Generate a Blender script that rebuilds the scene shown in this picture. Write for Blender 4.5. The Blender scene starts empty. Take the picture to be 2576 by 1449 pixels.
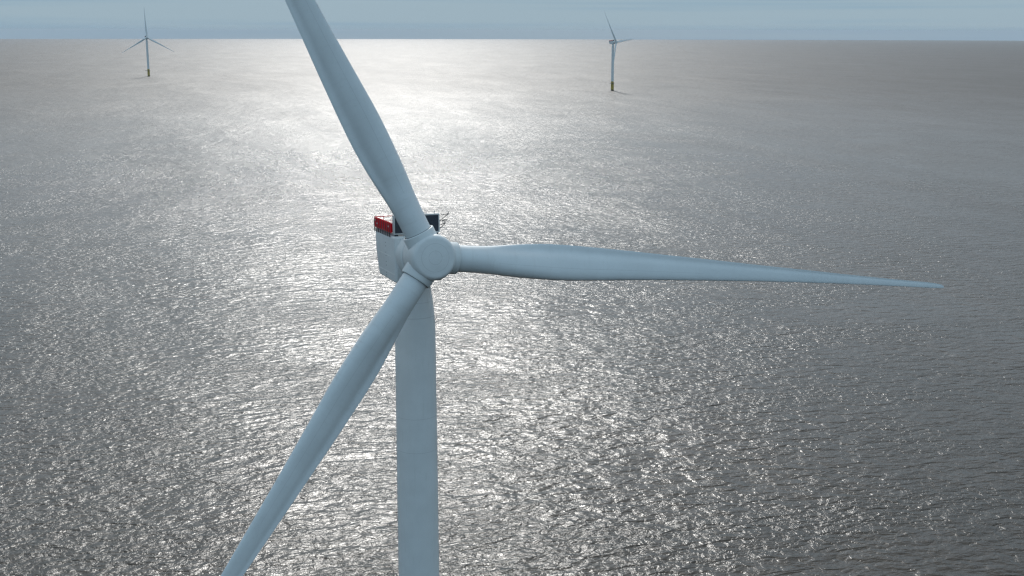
import bpy, bmesh, math, random
from mathutils import Matrix, Vector
R = math.radians
random.seed(4)
scene = bpy.context.scene
COL = scene.collection

# ------------------------------------------------------------------ camera
HUB_H = 105.0
CAM_H = HUB_H + 28.71
PITCH, ROLL = R(12.04), R(0.1)
cam_data = bpy.data.cameras.new("camera")
cam = bpy.data.objects.new("camera", cam_data)
COL.objects.link(cam)
cam_data.sensor_width = 36.0
cam_data.lens = 36.0 * 3024.0 / 2576.0
cam_data.clip_start = 1.0
cam_data.clip_end = 200000.0
cam.matrix_world = Matrix.Translation((0, 0, CAM_H)) @ Matrix.Rotation(math.pi / 2 - PITCH, 4, 'X') @ Matrix.Rotation(ROLL, 4, 'Z')
scene.camera = cam

# ------------------------------------------------------------------ light
SUN_EL, SUN_AZ = R(34), R(-5.6)            # azimuth measured from +Y towards +X
sun_dir = Vector((math.sin(SUN_AZ) * math.cos(SUN_EL), math.cos(SUN_AZ) * math.cos(SUN_EL), math.sin(SUN_EL)))
sl = bpy.data.lights.new("sun", 'SUN')
sl.energy = 2.0
sl.angle = R(5.0)                      # sun behind thin veil cloud
sl.color = (1.0, 0.97, 0.925)
sun = bpy.data.objects.new("sun", sl)
COL.objects.link(sun)
sun.rotation_euler = (-sun_dir).to_track_quat('-Z', 'Y').to_euler()
sun.location = (0, 0, 400)

world = bpy.data.worlds.new("World")
scene.world = world
world.use_nodes = True
wn, wl = world.node_tree.nodes, world.node_tree.links
wn.clear()


class NT:
    """tiny helper to write node trees"""
    def __init__(self, tree):
        self.n, self.l = tree.nodes, tree.links

    def node(self, kind, **kw):
        o = self.n.new(kind)
        for k, v in kw.items():
            setattr(o, k, v)
        return o

    def put(self, sock, v):
        if isinstance(v, bpy.types.NodeSocket):
            self.l.new(v, sock)
        else:
            sock.default_value = v

    def math(self, op, a, b=0.0, c=0.0, clamp=False):
        o = self.node('ShaderNodeMath', operation=op, use_clamp=clamp)
        self.put(o.inputs[0], a); self.put(o.inputs[1], b); self.put(o.inputs[2], c)
        return o.outputs[0]

    def vmath(self, op, a, b=(0, 0, 0), s=None):
        o = self.node('ShaderNodeVectorMath', operation=op)
        self.put(o.inputs[0], a); self.put(o.inputs[1], b)
        if s is not None:
            self.put(o.inputs['Scale'], s)
        return o.outputs['Value'] if op in ('LENGTH', 'DOT_PRODUCT') else o.outputs[0]

    def mix(self, fac, a, b, blend='MIX'):
        o = self.node('ShaderNodeMix', data_type='RGBA', blend_type=blend)
        self.put(o.inputs[0], fac); self.put(o.inputs[6], a); self.put(o.inputs[7], b)
        return o.outputs[2]

    def ramp(self, fac, stops):
        o = self.node('ShaderNodeValToRGB')
        e = o.color_ramp.elements
        while len(e) < len(stops):
            e.new(0.5)
        for i, (p, c) in enumerate(stops):
            e[i].position = p
            e[i].color = c if len(c) == 4 else (*c, 1)
        self.put(o.inputs[0], fac)
        return o.outputs[0]

    def maprange(self, v, a, b, c=0.0, d=1.0, smooth=True):
        o = self.node('ShaderNodeMapRange', interpolation_type='SMOOTHSTEP' if smooth else 'LINEAR')
        for i, x in enumerate((v, a, b, c, d)):
            self.put(o.inputs[i], x)
        return o.outputs[0]

    def noise(self, vec, scale, detail=2, rough=0.5, lac=2.0, dist=0.0, dims='3D'):
        o = self.node('ShaderNodeTexNoise', noise_dimensions=dims)
        self.put(o.inputs['Vector'], vec)
        o.inputs['Scale'].default_value = scale
        o.inputs['Detail'].default_value = detail
        o.inputs['Roughness'].default_value = rough
        o.inputs['Lacunarity'].default_value = lac
        o.inputs['Distortion'].default_value = dist
        return o

    def sep(self, v):
        o = self.node('ShaderNodeSeparateXYZ'); self.put(o.inputs[0], v)
        return o.outputs

    def comb(self, x=0.0, y=0.0, z=0.0):
        o = self.node('ShaderNodeCombineXYZ')
        self.put(o.inputs[0], x); self.put(o.inputs[1], y); self.put(o.inputs[2], z)
        return o.outputs[0]


W = NT(world.node_tree)
sky = W.node('ShaderNodeTexSky', sky_type='NISHITA')
sky.sun_disc = False
sky.sun_elevation = SUN_EL
sky.sun_rotation = SUN_AZ
sky.altitude = 50
sky.air_density = 1.0
sky.dust_density = 0.6
sky.ozone_density = 1.5
geo = W.node('ShaderNodeTexCoord')
dirv = geo.outputs['Generated']
dx, dy, dz = W.sep(dirv)
# thin stratus: stretched noise on the dome, plus a blue-grey haze bank close to the horizon
SKY_STR = 0.15
inv = 1.0 / SKY_STR
el = W.math('MAXIMUM', dz, 0.0)
cloud_v = W.comb(W.math('DIVIDE', dx, W.math('ADD', el, 0.12)), W.math('DIVIDE', dy, W.math('ADD', el, 0.12)), 0.0)
cn = W.noise(cloud_v, 1.1, 5, 0.55).outputs['Fac']
puff = W.maprange(cn, 0.36, 0.66)
front = W.maprange(dy, -0.25, 0.55)             # a grey veil on the sun's side, clear blue-green sky on the other
cl_fac = W.math('ADD', W.math('MULTIPLY', puff, 0.30), W.math('ADD', W.math('MULTIPLY', front, 0.30), 0.42))
veil = W.mix(W.maprange(dz, 0.22, 0.55), (0.60 * inv, 0.68 * inv, 0.76 * inv, 1), (0.55 * inv, 0.53 * inv, 0.50 * inv, 1))
cloud_col = W.mix(front, (0.57 * inv, 0.78 * inv, 0.89 * inv, 1), veil)
c1 = W.mix(cl_fac, sky.outputs[0], cloud_col)
# aureole: thin cloud scatters a broad soft glow round the sun
sdot = W.vmath('DOT_PRODUCT', dirv, tuple(sun_dir))
glow = W.math('POWER', W.math('MAXIMUM', sdot, 0.0), 9.0)
c1 = W.mix(1.0, c1, W.vmath('SCALE', (0.53 * inv, 0.53 * inv, 0.52 * inv), s=glow), 'ADD')
band = W.noise(W.comb(W.math('MULTIPLY', dx, 1.6), W.math('MULTIPLY', dy, 1.6), W.math('MULTIPLY', dz, 70.0)), 1.0, 3, 0.5).outputs['Fac']
bank = W.mix(W.maprange(band, 0.4, 0.62), (0.255 * inv, 0.39 * inv, 0.50 * inv, 1), (0.34 * inv, 0.45 * inv, 0.52 * inv, 1))
low = W.maprange(dz, 0.02, 0.17, 1.0, 0.0)
c2 = W.mix(low, c1, bank)
bg = W.node('ShaderNodeBackground')
W.l.new(c2, bg.inputs[0])
bg.inputs[1].default_value = SKY_STR
wo = W.node('ShaderNodeOutputWorld')
W.l.new(bg.outputs[0], wo.inputs[0])

scene.view_settings.view_transform = 'Standard'
scene.view_settings.look = 'None'
scene.view_settings.exposure = 0.0
scene.view_settings.gamma = 1.0
scene.render.engine = 'CYCLES'
scene.cycles.use_denoising = True
scene.cycles.denoising_prefilter = 'NONE'      # keeps the grain of the sea
scene.cycles.use_adaptive_sampling = False
scene.cycles.filter_width = 1.35
scene.cycles.max_bounces = 6
scene.cycles.caustics_reflective = False
scene.cycles.sample_clamp_indirect = 3.0
scene.cycles.sample_clamp_direct = 0.0

# ------------------------------------------------------------------ materials
def new_mat(name):
    m = bpy.data.materials.new(name)
    m.use_nodes = True
    m.node_tree.nodes.clear()
    t = NT(m.node_tree)
    out = t.node('ShaderNodeOutputMaterial')
    b = t.node('ShaderNodeBsdfPrincipled')
    t.l.new(b.outputs[0], out.inputs[0])
    return m, t, b


def paint(name, col, rough=0.42, var=0.06, seam_rings=None, seam_z=None, seam=0.24, spec=0.5, blade=False):
    m, t, b = new_mat(name)
    b.inputs['Specular IOR Level'].default_value = spec
    tc = t.node('ShaderNodeTexCoord').outputs['Object']
    n1 = t.noise(tc, 0.35, 5, 0.6).outputs['Fac']
    n2 = t.noise(t.vmath('MULTIPLY', tc, (2.2, 2.2, 0.25)), 1.0, 4, 0.6).outputs['Fac']
    dark = tuple(c * (1 - var * 2) for c in col)
    lite = tuple(min(1, c * (1 + var)) for c in col)
    c = t.mix(t.maprange(n1, 0.3, 0.7), (*dark, 1), (*lite, 1))
    grime = tuple(x * y for x, y in zip(col, (0.80, 0.80, 0.76)))
    c = t.mix(t.math('MULTIPLY', t.maprange(n2, 0.55, 0.8), 0.35), c, (*grime, 1))
    line = None
    if seam_rings:                       # panel joints: circles round the object's z axis
        x, y, z = t.sep(tc)
        rr = t.math('SQRT', t.math('ADD', t.math('MULTIPLY', x, x), t.math('MULTIPLY', y, y)))
        for r0, w, zmin in seam_rings:
            d = t.math('LESS_THAN', t.math('ABSOLUTE', t.math('SUBTRACT', rr, r0)), w)
            d = t.math('MULTIPLY', d, t.math('GREATER_THAN', z, zmin))
            line = d if line is None else t.math('MAXIMUM', line, d)
    if seam_z:
        x, y, z = t.sep(tc)
        for z0, w in seam_z:
            d = t.math('LESS_THAN', t.math('ABSOLUTE', t.math('SUBTRACT', z, z0)), w)
            line = d if line is None else t.math('MAXIMUM', line, d)
    if line is not None:
        c = t.mix(t.math('MULTIPLY', line, seam), c, (*[x * 0.35 for x in col], 1))
    if blade:                            # worn leading edge, bond line along the shell, rain streaks across the chord
        at = t.node('ShaderNodeAttribute', attribute_name='chord').outputs['Fac']
        x, y, z = t.sep(tc)
        n3 = t.noise(t.vmath('MULTIPLY', tc, (1.6, 0.25, 0.25)), 1.0, 4, 0.65).outputs['Fac']
        wear = t.math('MULTIPLY', t.maprange(at, 0.015, 0.10, 1.0, 0.0), t.maprange(n3, 0.45, 0.75))
        wear = t.math('MULTIPLY', wear, t.math('GREATER_THAN', x, 14.0))
        c = t.mix(t.math('MULTIPLY', wear, 0.35), c, (0.42, 0.42, 0.40, 1))
        streak = t.math('MULTIPLY', t.maprange(n3, 0.5, 0.8), t.maprange(x, 3.0, 30.0, 0.24, 0.12))
        c = t.mix(streak, c, (0.46, 0.48, 0.47, 1))
        bond = t.math('LESS_THAN', t.math('ABSOLUTE', t.math('SUBTRACT', at, 0.33)), 0.006)
        bond = t.math('MULTIPLY', bond, t.math('MULTIPLY', t.math('GREATER_THAN', x, 9.0), t.math('LESS_THAN', x, 40.0)))
        c = t.mix(t.math('MULTIPLY', bond, 0.22), c, (0.25, 0.27, 0.28, 1))
    t.l.new(c, b.inputs['Base Color'])
    t.l.new(t.maprange(n1, 0.3, 0.7, rough - 0.06, rough + 0.08), b.inputs['Roughness'])
    return m


WHITE = (0.70, 0.74, 0.75)
M_tower = paint('tower_paint', WHITE, 0.45, 0.02, seam_z=[(97.6, 0.03), (95.5, 0.05), (81.2, 0.03), (76.3, 0.03), (50.0, 0.03), (26.0, 0.03)], seam=0.26)
M_blade = paint('blade_gelcoat', (0.68, 0.73, 0.75), 0.38, 0.02, blade=True)
M_nac = paint('nacelle_paint', (0.68, 0.72, 0.73), 0.45, 0.03)
M_spin = paint('spinner_paint', (0.68, 0.72, 0.73), 0.42, 0.03, seam_rings=[(1.83, 0.03, 2.3), (0.88, 0.03, 2.3)],
               seam_z=[(-0.75, 0.035), (-0.95, 0.025)])
M_collar = paint('collar_paint', (0.67, 0.715, 0.725), 0.45, 0.03)
M_red = paint('red_paint', (0.68, 0.003, 0.018), 0.6, 0.06, spec=0.12)
M_mesh = paint('cooler_core', (0.022, 0.035, 0.055), 0.6, 0.1)
M_frame = paint('galvanised', (0.52, 0.55, 0.56), 0.5, 0.08)
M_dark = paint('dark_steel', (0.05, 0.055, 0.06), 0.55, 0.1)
M_gap = paint('rubber_gap', (0.03, 0.035, 0.04), 0.8, 0.1)
M_seam = paint('white_sealant', (0.83, 0.85, 0.84), 0.5, 0.03)
M_yel = paint('yellow_paint', (0.46, 0.33, 0.02), 0.5, 0.08)
M_wet = paint('wet_growth', (0.02, 0.024, 0.018), 0.5, 0.2)
M_deck = paint('grey_deck', (0.40, 0.41, 0.41), 0.7, 0.06)


SKEW, SWELL, RIPPLE, GROUP = 3.4, 1.05, 0.66, 0.42


def sea_material():
    m, t, b = new_mat('sea_water')
    pos = t.node('ShaderNodeNewGeometry').outputs['Position']
    x, y, z = t.sep(pos)
    ang = R(14)                          # crests run a little up to the right
    u = t.math('ADD', t.math('MULTIPLY', x, math.cos(ang)), t.math('MULTIPLY', y, math.sin(ang)))      # along crests
    v = t.math('ADD', t.math('MULTIPLY', x, -math.sin(ang)), t.math('MULTIPLY', y, math.cos(ang)))     # across crests

    def height(uu, vv):
        a = t.comb(t.math('MULTIPLY', uu, 0.45), vv, 0.0)
        na = t.noise(a, 1 / 7.0, 0, 0.5, 2.1, 0.0, '2D').outputs['Fac']
        # wave fronts lean over: the side towards -v is steeper
        vs = t.math('ADD', vv, t.math('MULTIPLY', na, SKEW))
        a2 = t.comb(t.math('MULTIPLY', uu, 0.5), vs, 0.0)
        n1 = t.noise(a2, 1 / 5.0, 2, 0.5, 2.1, 0.2, '2D').outputs['Fac']
        return t.math('MULTIPLY', n1, SWELL)

    def ripple(uu, vv):
        c = t.comb(t.math('MULTIPLY', uu, 0.8), vv, 0.0)
        return t.noise(c, 1 / 2.2, 4, 0.58, 2.1, 0.35, '2D').outputs['Fac']
    e = 0.12
    h0, hu, hv = height(u, v), height(t.math('ADD', u, e), v), height(u, t.math('ADD', v, e))
    r0, ru, rv = ripple(u, v), ripple(t.math('ADD', u, e), v), ripple(u, t.math('ADD', v, e))
    # ripples come in gusty patches; far out they are too fine to draw and become plain roughness
    dist = t.vmath('LENGTH', t.comb(x, y, 0.0))
    far = t.maprange(dist, 600.0, 3600.0)
    g1 = t.noise(t.comb(t.math('MULTIPLY', u, 0.4), v, 0.0), 1 / 38.0, 3, 0.6, dims='2D').outputs['Fac']
    g2 = t.noise(t.comb(t.math('MULTIPLY', u, 0.5), v, 0.0), 1 / 420.0, 3, 0.55, dims='2D').outputs['Fac']
    amp = t.math('MULTIPLY', t.maprange(g1, 0.3, 0.7, 0.6, 1.25), t.maprange(g2, 0.3, 0.7, 0.85, 1.12))
    amp = t.math('MULTIPLY', amp, t.math('SUBTRACT', 1.0, t.math('MULTIPLY', far, 0.85)))
    amp = t.math('MULTIPLY', amp, RIPPLE / e)
    grp = t.noise(t.comb(t.math('MULTIPLY', u, 1.0), t.math('MULTIPLY', v, 0.30), 0.0), 1 / 160.0, 8, 0.93, 2.0, 0.3, '2D').outputs['Color']
    gx, gy, gz = t.sep(grp)
    su = t.math('ADD', t.math('MULTIPLY', t.math('SUBTRACT', hu, h0), 1 / e), t.math('MULTIPLY', t.math('SUBTRACT', ru, r0), amp))
    sv = t.math('ADD', t.math('MULTIPLY', t.math('SUBTRACT', hv, h0), 1 / e), t.math('MULTIPLY', t.math('SUBTRACT', rv, r0), amp))
    su = t.math('ADD', su, t.math('MULTIPLY', t.math('SUBTRACT', gx, 0.5), GROUP))
    sv = t.math('ADD', sv, t.math('MULTIPLY', t.math('SUBTRACT', gy, 0.5), GROUP))
    sx = t.math('SUBTRACT', t.math('MULTIPLY', su, math.cos(ang)), t.math('MULTIPLY', sv, math.sin(ang)))
    sy = t.math('ADD', t.math('MULTIPLY', su, math.sin(ang)), t.math('MULTIPLY', sv, math.cos(ang)))
    nrm = t.vmath('NORMALIZE', t.comb(t.math('MULTIPLY', sx, -1.0), t.math('MULTIPLY', sy, -1.0), 1.0))
    t.l.new(nrm, b.inputs['Normal'])
    b.inputs['Base Color'].default_value = (0.029, 0.026, 0.020, 1)
    rg = t.math('ADD', t.math('MULTIPLY', far, 0.22), 0.25)
    t.l.new(t.math('ADD', rg, t.math('MULTIPLY', t.math('SUBTRACT', gz, 0.5), 0.15)), b.inputs['Roughness'])
    b.inputs['IOR'].default_value = 1.333
    return m


M_sea = sea_material()

# ------------------------------------------------------------------ mesh helpers
def link(name, bm, mat, parent=None, smooth=True, matrix=None, sharp=35, recalc=True):
    if recalc:
        bmesh.ops.recalc_face_normals(bm, faces=bm.faces[:])
    me = bpy.data.meshes.new(name)
    bm.to_mesh(me)
    bm.free()
    for mm in (mat if isinstance(mat, (list, tuple)) else [mat]):
        me.materials.append(mm)
    if smooth:
        for p in me.polygons:
            p.use_smooth = True
        me.set_sharp_from_angle(angle=R(sharp))
    o = bpy.data.objects.new(name, me)
    COL.objects.link(o)
    if parent:
        o.parent = parent
    if matrix is not None:
        o.matrix_local = matrix
    return o


def lathe(bm, prof, seg=64, closed_ends=True, mat=Matrix()):
    """prof: list of (radius, z)"""
    rings = []
    for r, z in prof:
        if r < 1e-5:
            rings.append([bm.verts.new(mat @ Vector((0, 0, z)))])
        else:
            rings.append([bm.verts.new(mat @ Vector((r * math.cos(2 * math.pi * i / seg), r * math.sin(2 * math.pi * i / seg), z))) for i in range(seg)])
    for a, b in zip(rings, rings[1:]):
        for i in range(seg):
            j = (i + 1) % seg
            if len(a) == 1 and len(b) == 1:
                continue
            if len(a) == 1:
                bm.faces.new((a[0], b[i], b[j]))
            elif len(b) == 1:
                bm.faces.new((a[i], a[j], b[0]))
            else:
                bm.faces.new((a[i], a[j], b[j], b[i]))
    if closed_ends:
        for rg in (rings[0], rings[-1]):
            if len(rg) > 1:
                bm.faces.new(rg)


def box(bm, lo, hi, bevel=0.0, mat=Matrix()):
    v = [bm.verts.new(mat @ Vector((x, y, z))) for x in (lo[0], hi[0]) for y in (lo[1], hi[1]) for z in (lo[2], hi[2])]
    fs = [(0, 1, 3, 2), (4, 6, 7, 5), (0, 4, 5, 1), (2, 3, 7, 6), (0, 2, 6, 4), (1, 5, 7, 3)]
    faces = [bm.faces.new([v[i] for i in f]) for f in fs]
    if bevel > 0:
        es = list({e for f in faces for e in f.edges})
        bmesh.ops.bevel(bm, geom=es, offset=bevel, segments=2, affect='EDGES', profile=0.5)


def tube(bm, a, b, r, seg=8, r2=None):
    a, b = Vector(a), Vector(b)
    d = (b - a)
    q = Vector((0, 0, 1)).rotation_difference(d.normalized()).to_matrix().to_4x4()
    lathe(bm, [(r, 0), (r if r2 is None else r2, d.length)], seg, True, Matrix.Translation(a) @ q)


def lerp_table(tab, t):
    if t <= tab[0][0]:
        return tab[0][1:]
    for p, q in zip(tab, tab[1:]):
        if t <= q[0]:
            k = (t - p[0]) / (q[0] - p[0])
            k = k * k * (3 - 2 * k) if False else k
            return tuple(a + (b - a) * k for a, b in zip(p[1:], q[1:]))
    return tab[-1][1:]


def tag(o, label=None, cat=None, group=None, kind=None):
    if label: o['label'] = label
    if cat: o['category'] = cat
    if group: o['group'] = group
    if kind: o['kind'] = kind
    return o


# ------------------------------------------------------------------ sea and sky
EARTH = 7.4e6                                  # refraction-corrected radius: the sea dips away to its own horizon
def sea_z(x, y):
    return -(x * x + y * y) / (2 * EARTH)


bm = bmesh.new()
radii = [0.0]
r = 40.0
while r < 60000:
    radii.append(r)
    r *= 1.12
lathe_rings = []
SEG = 180
for r in radii:
    if r == 0:
        lathe_rings.append([bm.verts.new((0, 0, 0))])
    else:
        lathe_rings.append([bm.verts.new((r * math.cos(2 * math.pi * i / SEG), r * math.sin(2 * math.pi * i / SEG), -r * r / (2 * EARTH))) for i in range(SEG)])
for a, b in zip(lathe_rings, lathe_rings[1:]):
    for i in range(SEG):
        j = (i + 1) % SEG
        bm.faces.new((a[0], b[i], b[j]) if len(a) == 1 else (a[i], b[i], b[j], a[j]))
sea = link('sea', bm, M_sea, smooth=True, sharp=180, recalc=False)
tag(sea, 'grey sea with a broad white sun glitter path reaching the horizon', 'sea', kind='structure')

bm = bmesh.new()
box(bm, (-62000, -62000, -300), (62000, 62000, 206))
M_haze = bpy.data.materials.new('haze_air')
M_haze.use_nodes = True
M_haze.node_tree.nodes.clear()
H = NT(M_haze.node_tree)
ho = H.node('ShaderNodeOutputMaterial')
hv = H.node('ShaderNodeVolumePrincipled')
hv.inputs['Color'].default_value = (0.74, 0.83, 0.92, 1)
hv.inputs['Density'].default_value = 1.7e-5
hv.inputs['Anisotropy'].default_value = 0.0
H.l.new(hv.outputs[0], ho.inputs['Volume'])
haze = link('haze', bm, M_haze, smooth=False)
tag(haze, 'pale blue sea haze softening the horizon line', 'haze', kind='stuff')

# ------------------------------------------------------------------ wind turbine
BL = 80.7
ROOT_R = 3.2
BLADE = [  # t, chord, thickness ratio, twist deg, pitch axis fraction, airfoil weight
    (0.042, 3.56, 1.00, 13.0, 0.50, 0.0),
    (0.070, 3.57, 0.99, 13.0, 0.50, 0.03),
    (0.100, 3.75, 0.90, 13.0, 0.49, 0.22),
    (0.135, 4.25, 0.72, 12.5, 0.475, 0.6),
    (0.170, 4.65, 0.57, 11.5, 0.46, 0.9),
    (0.205, 4.86, 0.46, 10.2, 0.45, 1.0),
    (0.245, 4.84, 0.40, 9.0, 0.445, 1.0),
    (0.290, 4.56, 0.36, 7.8, 0.43, 1.0),
    (0.340, 4.18, 0.33, 6.6, 0.41, 1.0),
    (0.400, 3.72, 0.30, 5.4, 0.39, 1.0),
    (0.500, 3.06, 0.26, 3.8, 0.36, 1.0),
    (0.600, 2.40, 0.23, 2.6, 0.33, 1.0),
    (0.700, 1.87, 0.21, 1.6, 0.30, 1.0),
    (0.800, 1.38, 0.20, 0.8, 0.28, 1.0),
    (0.890, 1.04, 0.19, 0.2, 0.28, 1.0),
    (0.960, 0.84, 0.18, 0.0, 0.28, 1.0),
    (0.985, 0.70, 0.18, 0.0, 0.30, 1.0),
    (0.996, 0.46, 0.18, 0.0, 0.34, 1.0),
    (1.000, 0.16, 0.20, 0.0, 0.40, 1.0),
]


def smooth_table(t):
    """Catmull-Rom through the blade table"""
    T = BLADE
    i = 0
    while i < len(T) - 2 and t > T[i + 1][0]:
        i += 1
    p0, p1, p2, p3 = T[max(0, i - 1)], T[i], T[i + 1], T[min(len(T) - 1, i + 2)]
    h = p2[0] - p1[0]
    k = max(0, min(1, (t - p1[0]) / h))
    out = []
    for j in range(1, 6):
        m1 = (p2[j] - p0[j]) / max(1e-6, p2[0] - p0[0]) * h
        m2 = (p3[j] - p1[j]) / max(1e-6, p3[0] - p1[0]) * h
        out.append((2 * k**3 - 3 * k**2 + 1) * p1[j] + (k**3 - 2 * k**2 + k) * m1 + (-2 * k**3 + 3 * k**2) * p2[j] + (k**3 - k**2) * m2)
    return out


def section(th, n=40):
    """closed loop of (x in 0..1 from leading edge, y) ; y>0 = pressure side (upwind). thick=th"""
    pts_c, pts_a = [], []
    for i in range(n):
        s = i / n
        ang = 2 * math.pi * s
        xc = 0.5 + 0.5 * math.cos(ang)
        yc = 0.5 * math.sin(ang)
        pts_c.append((xc, yc))
        x = xc
        yt = 5 * th * (0.2969 * math.sqrt(max(x, 0)) - 0.126 * x - 0.3516 * x * x + 0.2843 * x**3 - 0.1015 * x**4) + 0.012 * x
        camber = -0.035 * (1 - (2 * x - 0.9) ** 2 / 1.21) if True else 0
        aft = 0.055 * th / 0.4 * math.exp(-((x - 0.80) / 0.13) ** 2)      # cusp near the trailing edge, pressure side
        if math.sin(ang) >= 0:
            y = camber + yt * 0.95 - aft
        else:
            y = camber - yt * 1.05
        pts_a.append((x, y))
    return pts_c, pts_a


def blade_mesh(n_span=90, n=44):
    bm = bmesh.new()
    lay = bm.verts.layers.float.new('chord')
    rings = []
    ts = [0.042 + (1 - 0.042) * (i / n_span) ** 1.0 for i in range(n_span)] + [0.992, 0.996, 0.9985, 1.0]
    for t in sorted(ts):
        c, th, tw, ax, w = smooth_table(t)
        w = max(0, min(1, w))
        pc, pa = section(min(th, 0.62), n)
        pre = 0.2 * t + 1.6 * t * t
        ct, st = math.cos(R(tw)), math.sin(R(tw))
        ring = []
        for (xc, yc), (xa, ya) in zip(pc, pa):
            X = xc + (xa - xc) * w
            Y = yc * min(1, th) + (ya - yc * min(1, th)) * w
            lx = (X - ax) * c         # + towards trailing edge
            ly = Y * c
            # trailing edge is +Y (blade local), leading -Y ; upwind +Z ; twist brings the leading edge upwind
            yy = lx * ct + ly * st
            zz = -lx * st + ly * ct
            v = bm.verts.new((t * BL, yy, zz + pre))
            v[lay] = X
            ring.append(v)
        rings.append(ring)
    for a, b in zip(rings, rings[1:]):
        for i in range(n):
            j = (i + 1) % n
            bm.faces.new((a[i], a[j], b[j], b[i]))
    bm.faces.new(rings[0])
    bm.faces.new(rings[-1])
    return bm


OVER = 7.9          # hub centre in front of the tower axis
TILT = R(6.89)


def make_turbine(loc, yaw, phi, scale=1.0, hub_h=HUB_H):
    """local axes: the rotor faces -Y, +X is to the right of the rotor seen from upwind"""
    root = bpy.data.objects.new('wind_turbine', None)
    COL.objects.link(root)
    root.location = loc
    root.rotation_euler = (0, 0, yaw)
    root.scale = (scale,) * 3
    root.empty_display_size = 5

    # --- foundation
    bm = bmesh.new()
    lathe(bm, [(3.15, -12), (3.15, 16.4), (3.3, 16.4), (3.3, 16.75), (2.96, 16.75), (2.96, 19.8)], 48)
    tp = link('transition_piece', bm, M_yel, root)
    bm = bmesh.new()
    lathe(bm, [(3.0, -12), (3.19, -12), (3.19, 2.1), (3.0, 2.1)], 48, False)
    link('waterline_band', bm, M_wet, tp)
    bm = bmesh.new()
    lathe(bm, [(2.9, 15.5), (5.2, 15.5), (5.2, 15.8), (2.9, 15.8)], 32, False)
    box(bm, (-8.6, -2.6, 15.45), (-3.0, 2.6, 15.83))
    for i in range(24):
        a = 2 * math.pi * i / 24
        tube(bm, (5.1 * math.cos(a), 5.1 * math.sin(a), 15.8), (5.1 * math.cos(a), 5.1 * math.sin(a), 16.95), 0.04, 5)
    for zz in (16.4, 16.95):
        prev = None
        for i in range(25):
            a = 2 * math.pi * i / 24
            p = (5.1 * math.cos(a), 5.1 * math.sin(a), zz)
            if prev: tube(bm, prev, p, 0.035, 5)
            prev = p
    for p, q in (((-8.5, -2.5), (-8.5, 2.5)), ((-8.5, -2.5), (-4.6, -2.5)), ((-8.5, 2.5), (-4.6, 2.5))):
        for zz in (16.4, 16.95):
            tube(bm, (*p, zz), (*q, zz), 0.035, 5)
        tube(bm, (*p, 15.8), (*p, 16.95), 0.04, 5); tube(bm, (*q, 15.8), (*q, 16.95), 0.04, 5)
    link('access_platform', bm, M_dark, tp)
    bm = bmesh.new()
    for s in (-0.6, 0.6):
        tube(bm, (s, -3.75, -6), (s, -3.75, 15.6), 0.16, 8)
    for k in range(40):
        tube(bm, (-0.25, -3.6, -3 + k * 0.46), (0.25, -3.6, -3 + k * 0.46), 0.03, 5)
    for zz in (1.0, 6.0, 11.0, 14.8):
        for s in (-0.6, 0.6):
            tube(bm, (s, -3.75, zz), (s, -3.0, zz), 0.09, 6)
    link('boat_landing', bm, M_yel, tp)

    # --- tower
    top = hub_h - 4.75
    bm = bmesh.new()
    prof = [(2.98, 19.8), (2.97, 40), (2.9, 70), (2.82, 88), (2.80, top - 6.9), (2.77, top - 6.2), (2.72, top - 5.2), (2.62, top - 4.0), (2.46, top - 2.6), (2.28, top - 1.3), (2.15, top - 0.3), (2.12, top)]
    lathe(bm, prof, 96)
    tw = link('tower', bm, M_tower, root, sharp=40)
    bm = bmesh.new()
    lathe(bm, [(2.0, top + 0.004), (2.3, top + 0.004), (2.3, top + 0.45), (2.0, top + 0.45)], 64, False)
    link('yaw_bearing', bm, M_collar, tw)

    npitch = Matrix.Translation((0, -OVER + 6.35, hub_h - 1.3)) @ Matrix.Rotation(R(-3.0), 4, 'X') @ Matrix.Translation((0, OVER - 6.35, 1.3 - hub_h))
    # --- nacelle : side profile extruded across the width, corners rounded
    nz = hub_h - 1.3                         # nacelle mid-height
    yf, yb = -OVER + 5.4, -OVER + 16.4       # front and rear faces
    HW, HT = 3.30, 3.15
    prof = [(yf, HT), (yf, -HT), (yf + 1.2, -HT - 0.05), (yb - 2.1, -HT), (yb - 1.5, -HT + 0.35), (yb - 0.95, -HT + 1.5), (yb - 0.45, -HT + 2.7), (yb - 0.15, -HT + 3.9), (yb, 1.6), (yb, HT)]
    bm = bmesh.new()
    L_ = [bm.verts.new((-HW, y, nz + z)) for y, z in prof]
    R_ = [bm.verts.new((HW, y, nz + z)) for y, z in prof]
    bm.faces.new(L_)
    bm.faces.new(list(reversed(R_)))
    n = len(prof)
    for i in range(n):
        j = (i + 1) % n
        bm.faces.new((L_[i], R_[i], R_[j], L_[j]))
    bmesh.ops.recalc_face_normals(bm, faces=bm.faces[:])
    es = [e for e in bm.edges if e.calc_face_angle(0) > R(40)]
    bmesh.ops.bevel(bm, geom=es, offset=0.38, segments=4, affect='EDGES', profile=0.5)
    nac = link('nacelle', bm, M_nac, root, sharp=50, matrix=npitch)
    for zz, y0, y1 in ((0.28, yf + 2.4, yb - 0.35), (-2.0, yf + 0.35, yb - 1.2)):
        for sd in (-1, 1):
            bm = bmesh.new()
            box(bm, (min(sd * (HW - 0.05), sd * (HW + 0.012)), y0, nz + zz - 0.045), (max(sd * (HW - 0.05), sd * (HW + 0.012)), y1, nz + zz + 0.045))
            link('panel_seam', bm, M_seam, nac, smooth=False)
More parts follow.
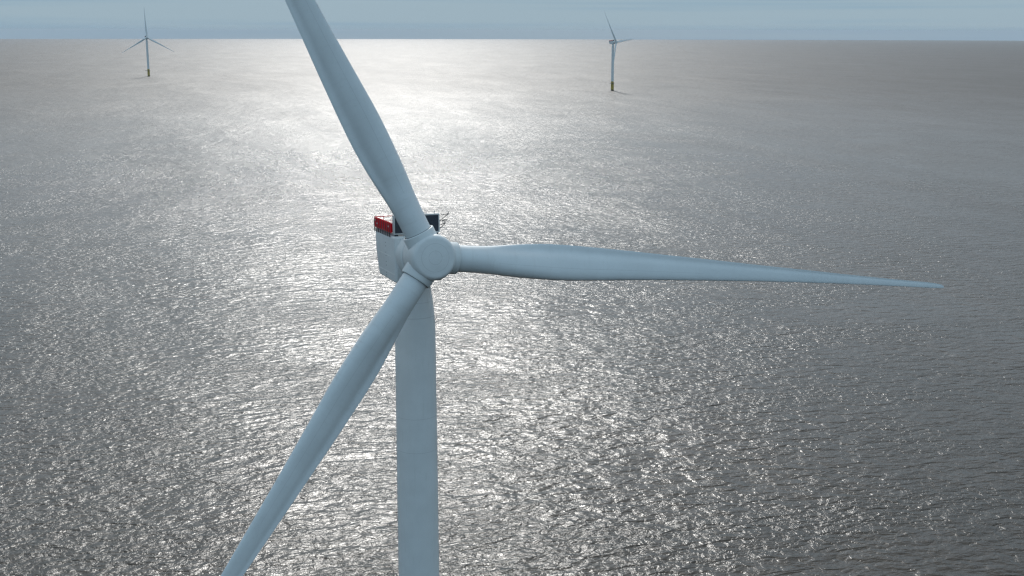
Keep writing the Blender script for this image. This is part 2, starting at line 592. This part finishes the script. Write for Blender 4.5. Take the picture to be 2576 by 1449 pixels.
    for zz in (1.9, 1.4, 0.55, 0.05, -0.75, -1.25, -2.25, -2.6):
        bm = bmesh.new()
        box(bm, (-HW - 0.02, yf + 4.9, nz + zz - 0.05), (-HW + 0.02, yf + 5.05, nz + zz + 0.05))
        link('bolt_cover', bm, M_gap, nac, smooth=False)

    # --- cooler standing across the front of the roof
    zt = nz + HT
    cy0, cy1 = yf + 0.55, yf + 1.25
    cw, ch = 3.20, 2.6
    cool = bpy.data.objects.new('cooler', None); COL.objects.link(cool); cool.parent = root; cool.matrix_local = npitch
    bm = bmesh.new()
    z0 = zt + 0.22
    for s in (-1, 1):
        box(bm, (min(s * cw, s * (cw - 0.16)), cy0, z0), (max(s * cw, s * (cw - 0.16)), cy1, z0 + ch), 0.02)
    box(bm, (-cw + 0.16, cy0, z0 + ch - 0.18), (cw - 0.16, cy1, z0 + ch - 0.003), 0.0)
    box(bm, (-cw + 0.16, cy0, z0 + 0.003), (cw - 0.16, cy1, z0 + 0.17), 0.0)
    link('cooler_frame', bm, M_frame, cool, smooth=False)
    bm = bmesh.new()
    box(bm, (-cw + 0.16, cy0 + 0.06, z0 + 0.17), (cw - 0.16, cy1 - 0.06, z0 + ch - 0.18))
    for k in range(1, 26):
        zz = z0 + 0.17 + (ch - 0.35) * k / 26
        box(bm, (-cw + 0.17, cy0 + 0.03, zz - 0.012), (cw - 0.17, cy0 + 0.062, zz + 0.012))
    link('cooler_core', bm, M_mesh, cool, smooth=False)
    for xx in (-2.8, -0.95, 0.95, 2.8):
        bm = bmesh.new()
        box(bm, (xx - 0.2, cy0 + 0.1, zt - 0.05), (xx + 0.2, cy1 - 0.1, z0))
        link('cooler_foot', bm, M_gap, cool, smooth=False)
    for xx in (0.75, 1.15, 1.4, 2.55):
        bm = bmesh.new()
        tube(bm, (xx, cy0 + 0.3, z0 + ch - 0.02), (xx, cy0 + 0.3, z0 + ch + (0.22 if xx < 2 else 0.4)), 0.05, 6)
        link('lightning_rod', bm, M_frame, cool, smooth=False)

    # --- hoist platform behind the cooler, red slatted screen on the left side
    plat = bpy.data.objects.new('hoist_platform', None); COL.objects.link(plat); plat.parent = root; plat.matrix_local = npitch
    px0, px1 = -HW + 0.02, HW - 0.02
    py0, py1 = yf + 1.45, yb + 0.05
    zd = zt + 0.30
    bm = bmesh.new()
    box(bm, (px0 + 0.2, py0, zt - 0.06), (px1 - 0.2, py1 - 0.1, zd), 0.0)
    link('platform_deck', bm, M_deck, plat, smooth=False)
    for lo, hi in (((-2.3, py0 + 1.0, zd), (-1.0, py0 + 2.6, zd + 0.75)), ((0.6, py0 + 3.6, zd), (1.9, py0 + 5.2, zd + 0.6))):
        bm = bmesh.new()
        box(bm, lo, hi, 0.05)
        link('deck_box', bm, M_deck, plat, smooth=False)
    hgt = 1.42
    npan = 9
    step = (py1 - py0) / npan
    for side in (-1, 1):
        xs = side * (HW - 0.02)
        bm = bmesh.new()

        def wall(a0, a1, b0, b1, zlo, zhi):
            xx = sorted((xs + side * a0, xs + side * a1))
            box(bm, (xx[0], b0, zlo), (xx[1], b1, zhi))
        for k in range(npan):                              # overlapping boards: every other one set back
            a = py0 + k * step
            wall(0.0, 0.06, a + 0.02, a + step - 0.30, zd + 0.06, zd + hgt - 0.10)
            wall(-0.40, -0.35, a + step - 0.36, a + step + 0.05, zd + 0.06, zd + hgt - 0.10)
            wall(-0.40, 0.0, a + step - 0.37, a + step - 0.31, zd + 0.08, zd + hgt - 0.12)
        link('slatted_screen', bm, M_red, plat, smooth=False)
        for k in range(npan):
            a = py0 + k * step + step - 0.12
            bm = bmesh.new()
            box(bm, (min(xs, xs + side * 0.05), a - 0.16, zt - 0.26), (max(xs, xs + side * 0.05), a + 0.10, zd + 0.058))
            box(bm, (min(xs + side * 0.07, xs + side * 0.13), a - 0.11, zt - 0.24), (max(xs + side * 0.07, xs + side * 0.13), a + 0.05, zd + hgt - 0.14))  # full-height dark strip, imitates the shade in the gap between boards
            link('screen_foot_gap_shade', bm, M_dark, plat, smooth=False)
    for k, zz in ((npan - 1, 0.95), (npan - 2, 0.55), (1, 0.75)):
        bm = bmesh.new()
        a = py0 + k * step + 0.35
        box(bm, (-HW - 0.10, a, zd + zz), (-HW - 0.02, a + 0.2, zd + zz + 0.2))
        link('label_plate', bm, M_seam, plat, smooth=False)
    bm = bmesh.new()
    for side in (-1, 1):
        xs = side * HW
        tube(bm, (xs, py0, zd + hgt), (xs, py1, zd + hgt), 0.055, 6)
        for k in range(0, 10, 2):
            a = py0 + k * step
            tube(bm, (xs, a, zd + hgt - 0.3), (xs, a, zd + hgt), 0.04, 5)
    tube(bm, (-HW, py1, zd + hgt), (HW, py1, zd + hgt), 0.055, 6)
    for k in range(6):
        xx = -HW + 2 * HW * k / 5
        tube(bm, (xx, py1, zd - 0.08), (xx, py1, zd + hgt), 0.045, 5)
    tube(bm, (-HW, py1, zd + 0.75), (HW, py1, zd + 0.75), 0.025, 5)
    link('top_rail', bm, M_red, plat, smooth=False)

    # --- weather instruments on brackets at the right of the cooler
    for (zb, reach, drop, cup) in ((1.75, 1.35, -0.8, False), (0.45, 0.85, -0.55, True)):
        bm = bmesh.new()
        zz = z0 + zb + 0.5
        tube(bm, (cw, cy0 + 0.35, zz), (cw + reach, cy0 + 0.35, zz + 0.2), 0.042, 6)
        tube(bm, (cw, cy0 + 0.35, zz + drop), (cw + reach, cy0 + 0.35, zz + 0.18), 0.052, 6)
        if cup:
            tube(bm, (cw + reach * 0.5, cy0 + 0.35, zz + 0.1), (cw + reach * 0.9, cy0 - 0.2, zz + 0.45), 0.035, 6)
        arm = link('instrument_bracket', bm, M_dark, root, smooth=False, matrix=npitch)
        bm = bmesh.new()
        sx = cw + reach
        tube(bm, (sx, cy0 + 0.35, zz + 0.1), (sx, cy0 + 0.35, zz + 0.5), 0.055, 8)
        if cup:
            lathe(bm, [(0.0, 0.5), (0.15, 0.55), (0.16, 0.68), (0.0, 0.74)], 10, False, Matrix.Translation((sx - 0.25, cy0 + 0.35, zz)))
            box(bm, (sx - 0.1, cy0 + 0.3, zz + 0.58), (sx + 0.35, cy0 + 0.4, zz + 0.72))
        link('wind_sensor', bm, M_dark, arm, smooth=False)

    # --- rotor frame: columns right, up, forward
    hub = Vector((0, -OVER, hub_h))
    rot = Matrix.Translation(hub) @ Matrix.Rotation(math.pi / 2 - TILT, 4, 'X')
    bm = bmesh.new()
    lathe(bm, [(2.6, -7.0), (3.2, -6.95), (3.24, -6.0), (3.22, -3.3), (3.14, -2.95), (3.02, -2.72), (2.7, -2.66)], 96)
    link('generator_housing', bm, M_nac, root, matrix=rot, sharp=40)
    bm = bmesh.new()
    lathe(bm, [(2.4, -2.75), (2.86, -2.75), (2.86, -2.5), (2.4, -2.5)], 64, False)
    link('bearing_gap', bm, M_gap, root, matrix=rot)
    bm = bmesh.new()
    prof = [(2.2, -2.60), (2.98, -2.60), (3.02, -2.54), (3.02, -1.2), (3.04, 0.0), (3.06, 0.7), (3.05, 1.15)]
    for k in range(1, 9):
        a = R(90 * k / 8)
        prof.append((2.35 + 0.68 * math.cos(a) ** 0.9, 1.2 + 1.25 * math.sin(a) ** 0.85))
    prof += [(1.6, 2.51), (0.9, 2.55), (0.0, 2.56)]
    lathe(bm, prof, 128)
    spin = link('spinner', bm, M_spin, root, matrix=rot, sharp=40)
    bl_me = None
    for k in range(3):
        th = phi + k * 2 * math.pi / 3 + R((-0.25, 0.75, 0.0)[k])
        # collar: stub cylinder along the blade axis
        cm = Matrix.Rotation(th, 4, 'Z') @ Matrix.Rotation(math.pi / 2, 4, 'Y')
        bm = bmesh.new()
        lathe(bm, [(2.12, 0.9), (2.12, 3.46), (2.08, 3.55), (2.02, 3.58), (1.87, 3.58), (1.86, 3.2), (1.4, 3.2)], 80, True)
        link('blade_collar', bm, M_collar, spin, matrix=cm, sharp=40)
        bmm = Matrix.Rotation(th, 4, 'Z')
        if bl_me is None:
            b = link('blade', blade_mesh(), M_blade, root, matrix=rot @ bmm, sharp=60)
            bl_me = b.data
        else:
            b = bpy.data.objects.new('blade', bl_me)
            COL.objects.link(b); b.parent = root; b.matrix_local = rot @ bmm
        bm = bmesh.new()
        lathe(bm, [(1.74, 3.42), (1.865, 3.42), (1.865, 3.61), (1.74, 3.61)], 64, False, Matrix.Rotation(math.pi / 2, 4, 'Y'))
        link('root_seal', bm, M_gap, b)
    return root


HUBP = (-10.685, 154.02)
YAW = R(20.0)
tx, ty = HUBP[0] - OVER * math.sin(YAW), HUBP[1] + OVER * math.cos(YAW)
t_main = make_turbine((tx, ty, 0), YAW, R(-6.47))
GRP = 'offshore wind turbines standing in the sea'
tag(t_main, 'huge pale turbine in the foreground with a red screened platform on its nacelle', 'wind turbine', GRP)


def from_pixel(px, base_y, sc):
    """spot on the sea whose image is (px, base_y) in the 2576 px wide photograph"""
    u, v = (px - 1288.0) / 3024.0, (base_y - 724.5) / 3024.0
    cr, sr = math.cos(ROLL), math.sin(ROLL)
    u, v = cr * u + sr * v, -sr * u + cr * v
    d = Vector((u, math.cos(PITCH) - v * math.sin(PITCH), -math.sin(PITCH) - v * math.cos(PITCH)))
    k = CAM_H / -d.z
    for _ in range(6):
        p = d * k
        k = (CAM_H - sea_z(p.x, p.y)) / -d.z
    p = d * k
    return (p.x, p.y, sea_z(p.x, p.y))


p1 = from_pixel(374.5, 192, 1)
t1 = make_turbine(p1, R(25), R(-29.5), 1.10)
tag(t1, 'small distant turbine left of the big tower with one blade pointing straight up', 'wind turbine', GRP)
p2 = from_pixel(1540, 227.5, 1)
t2 = make_turbine(p2, R(57), R(4), 1.06)
tag(t2, 'distant turbine right of the big tower seen nearly side on with nacelle pointing right', 'wind turbine', GRP)
print('far turbines at', p1, p2)
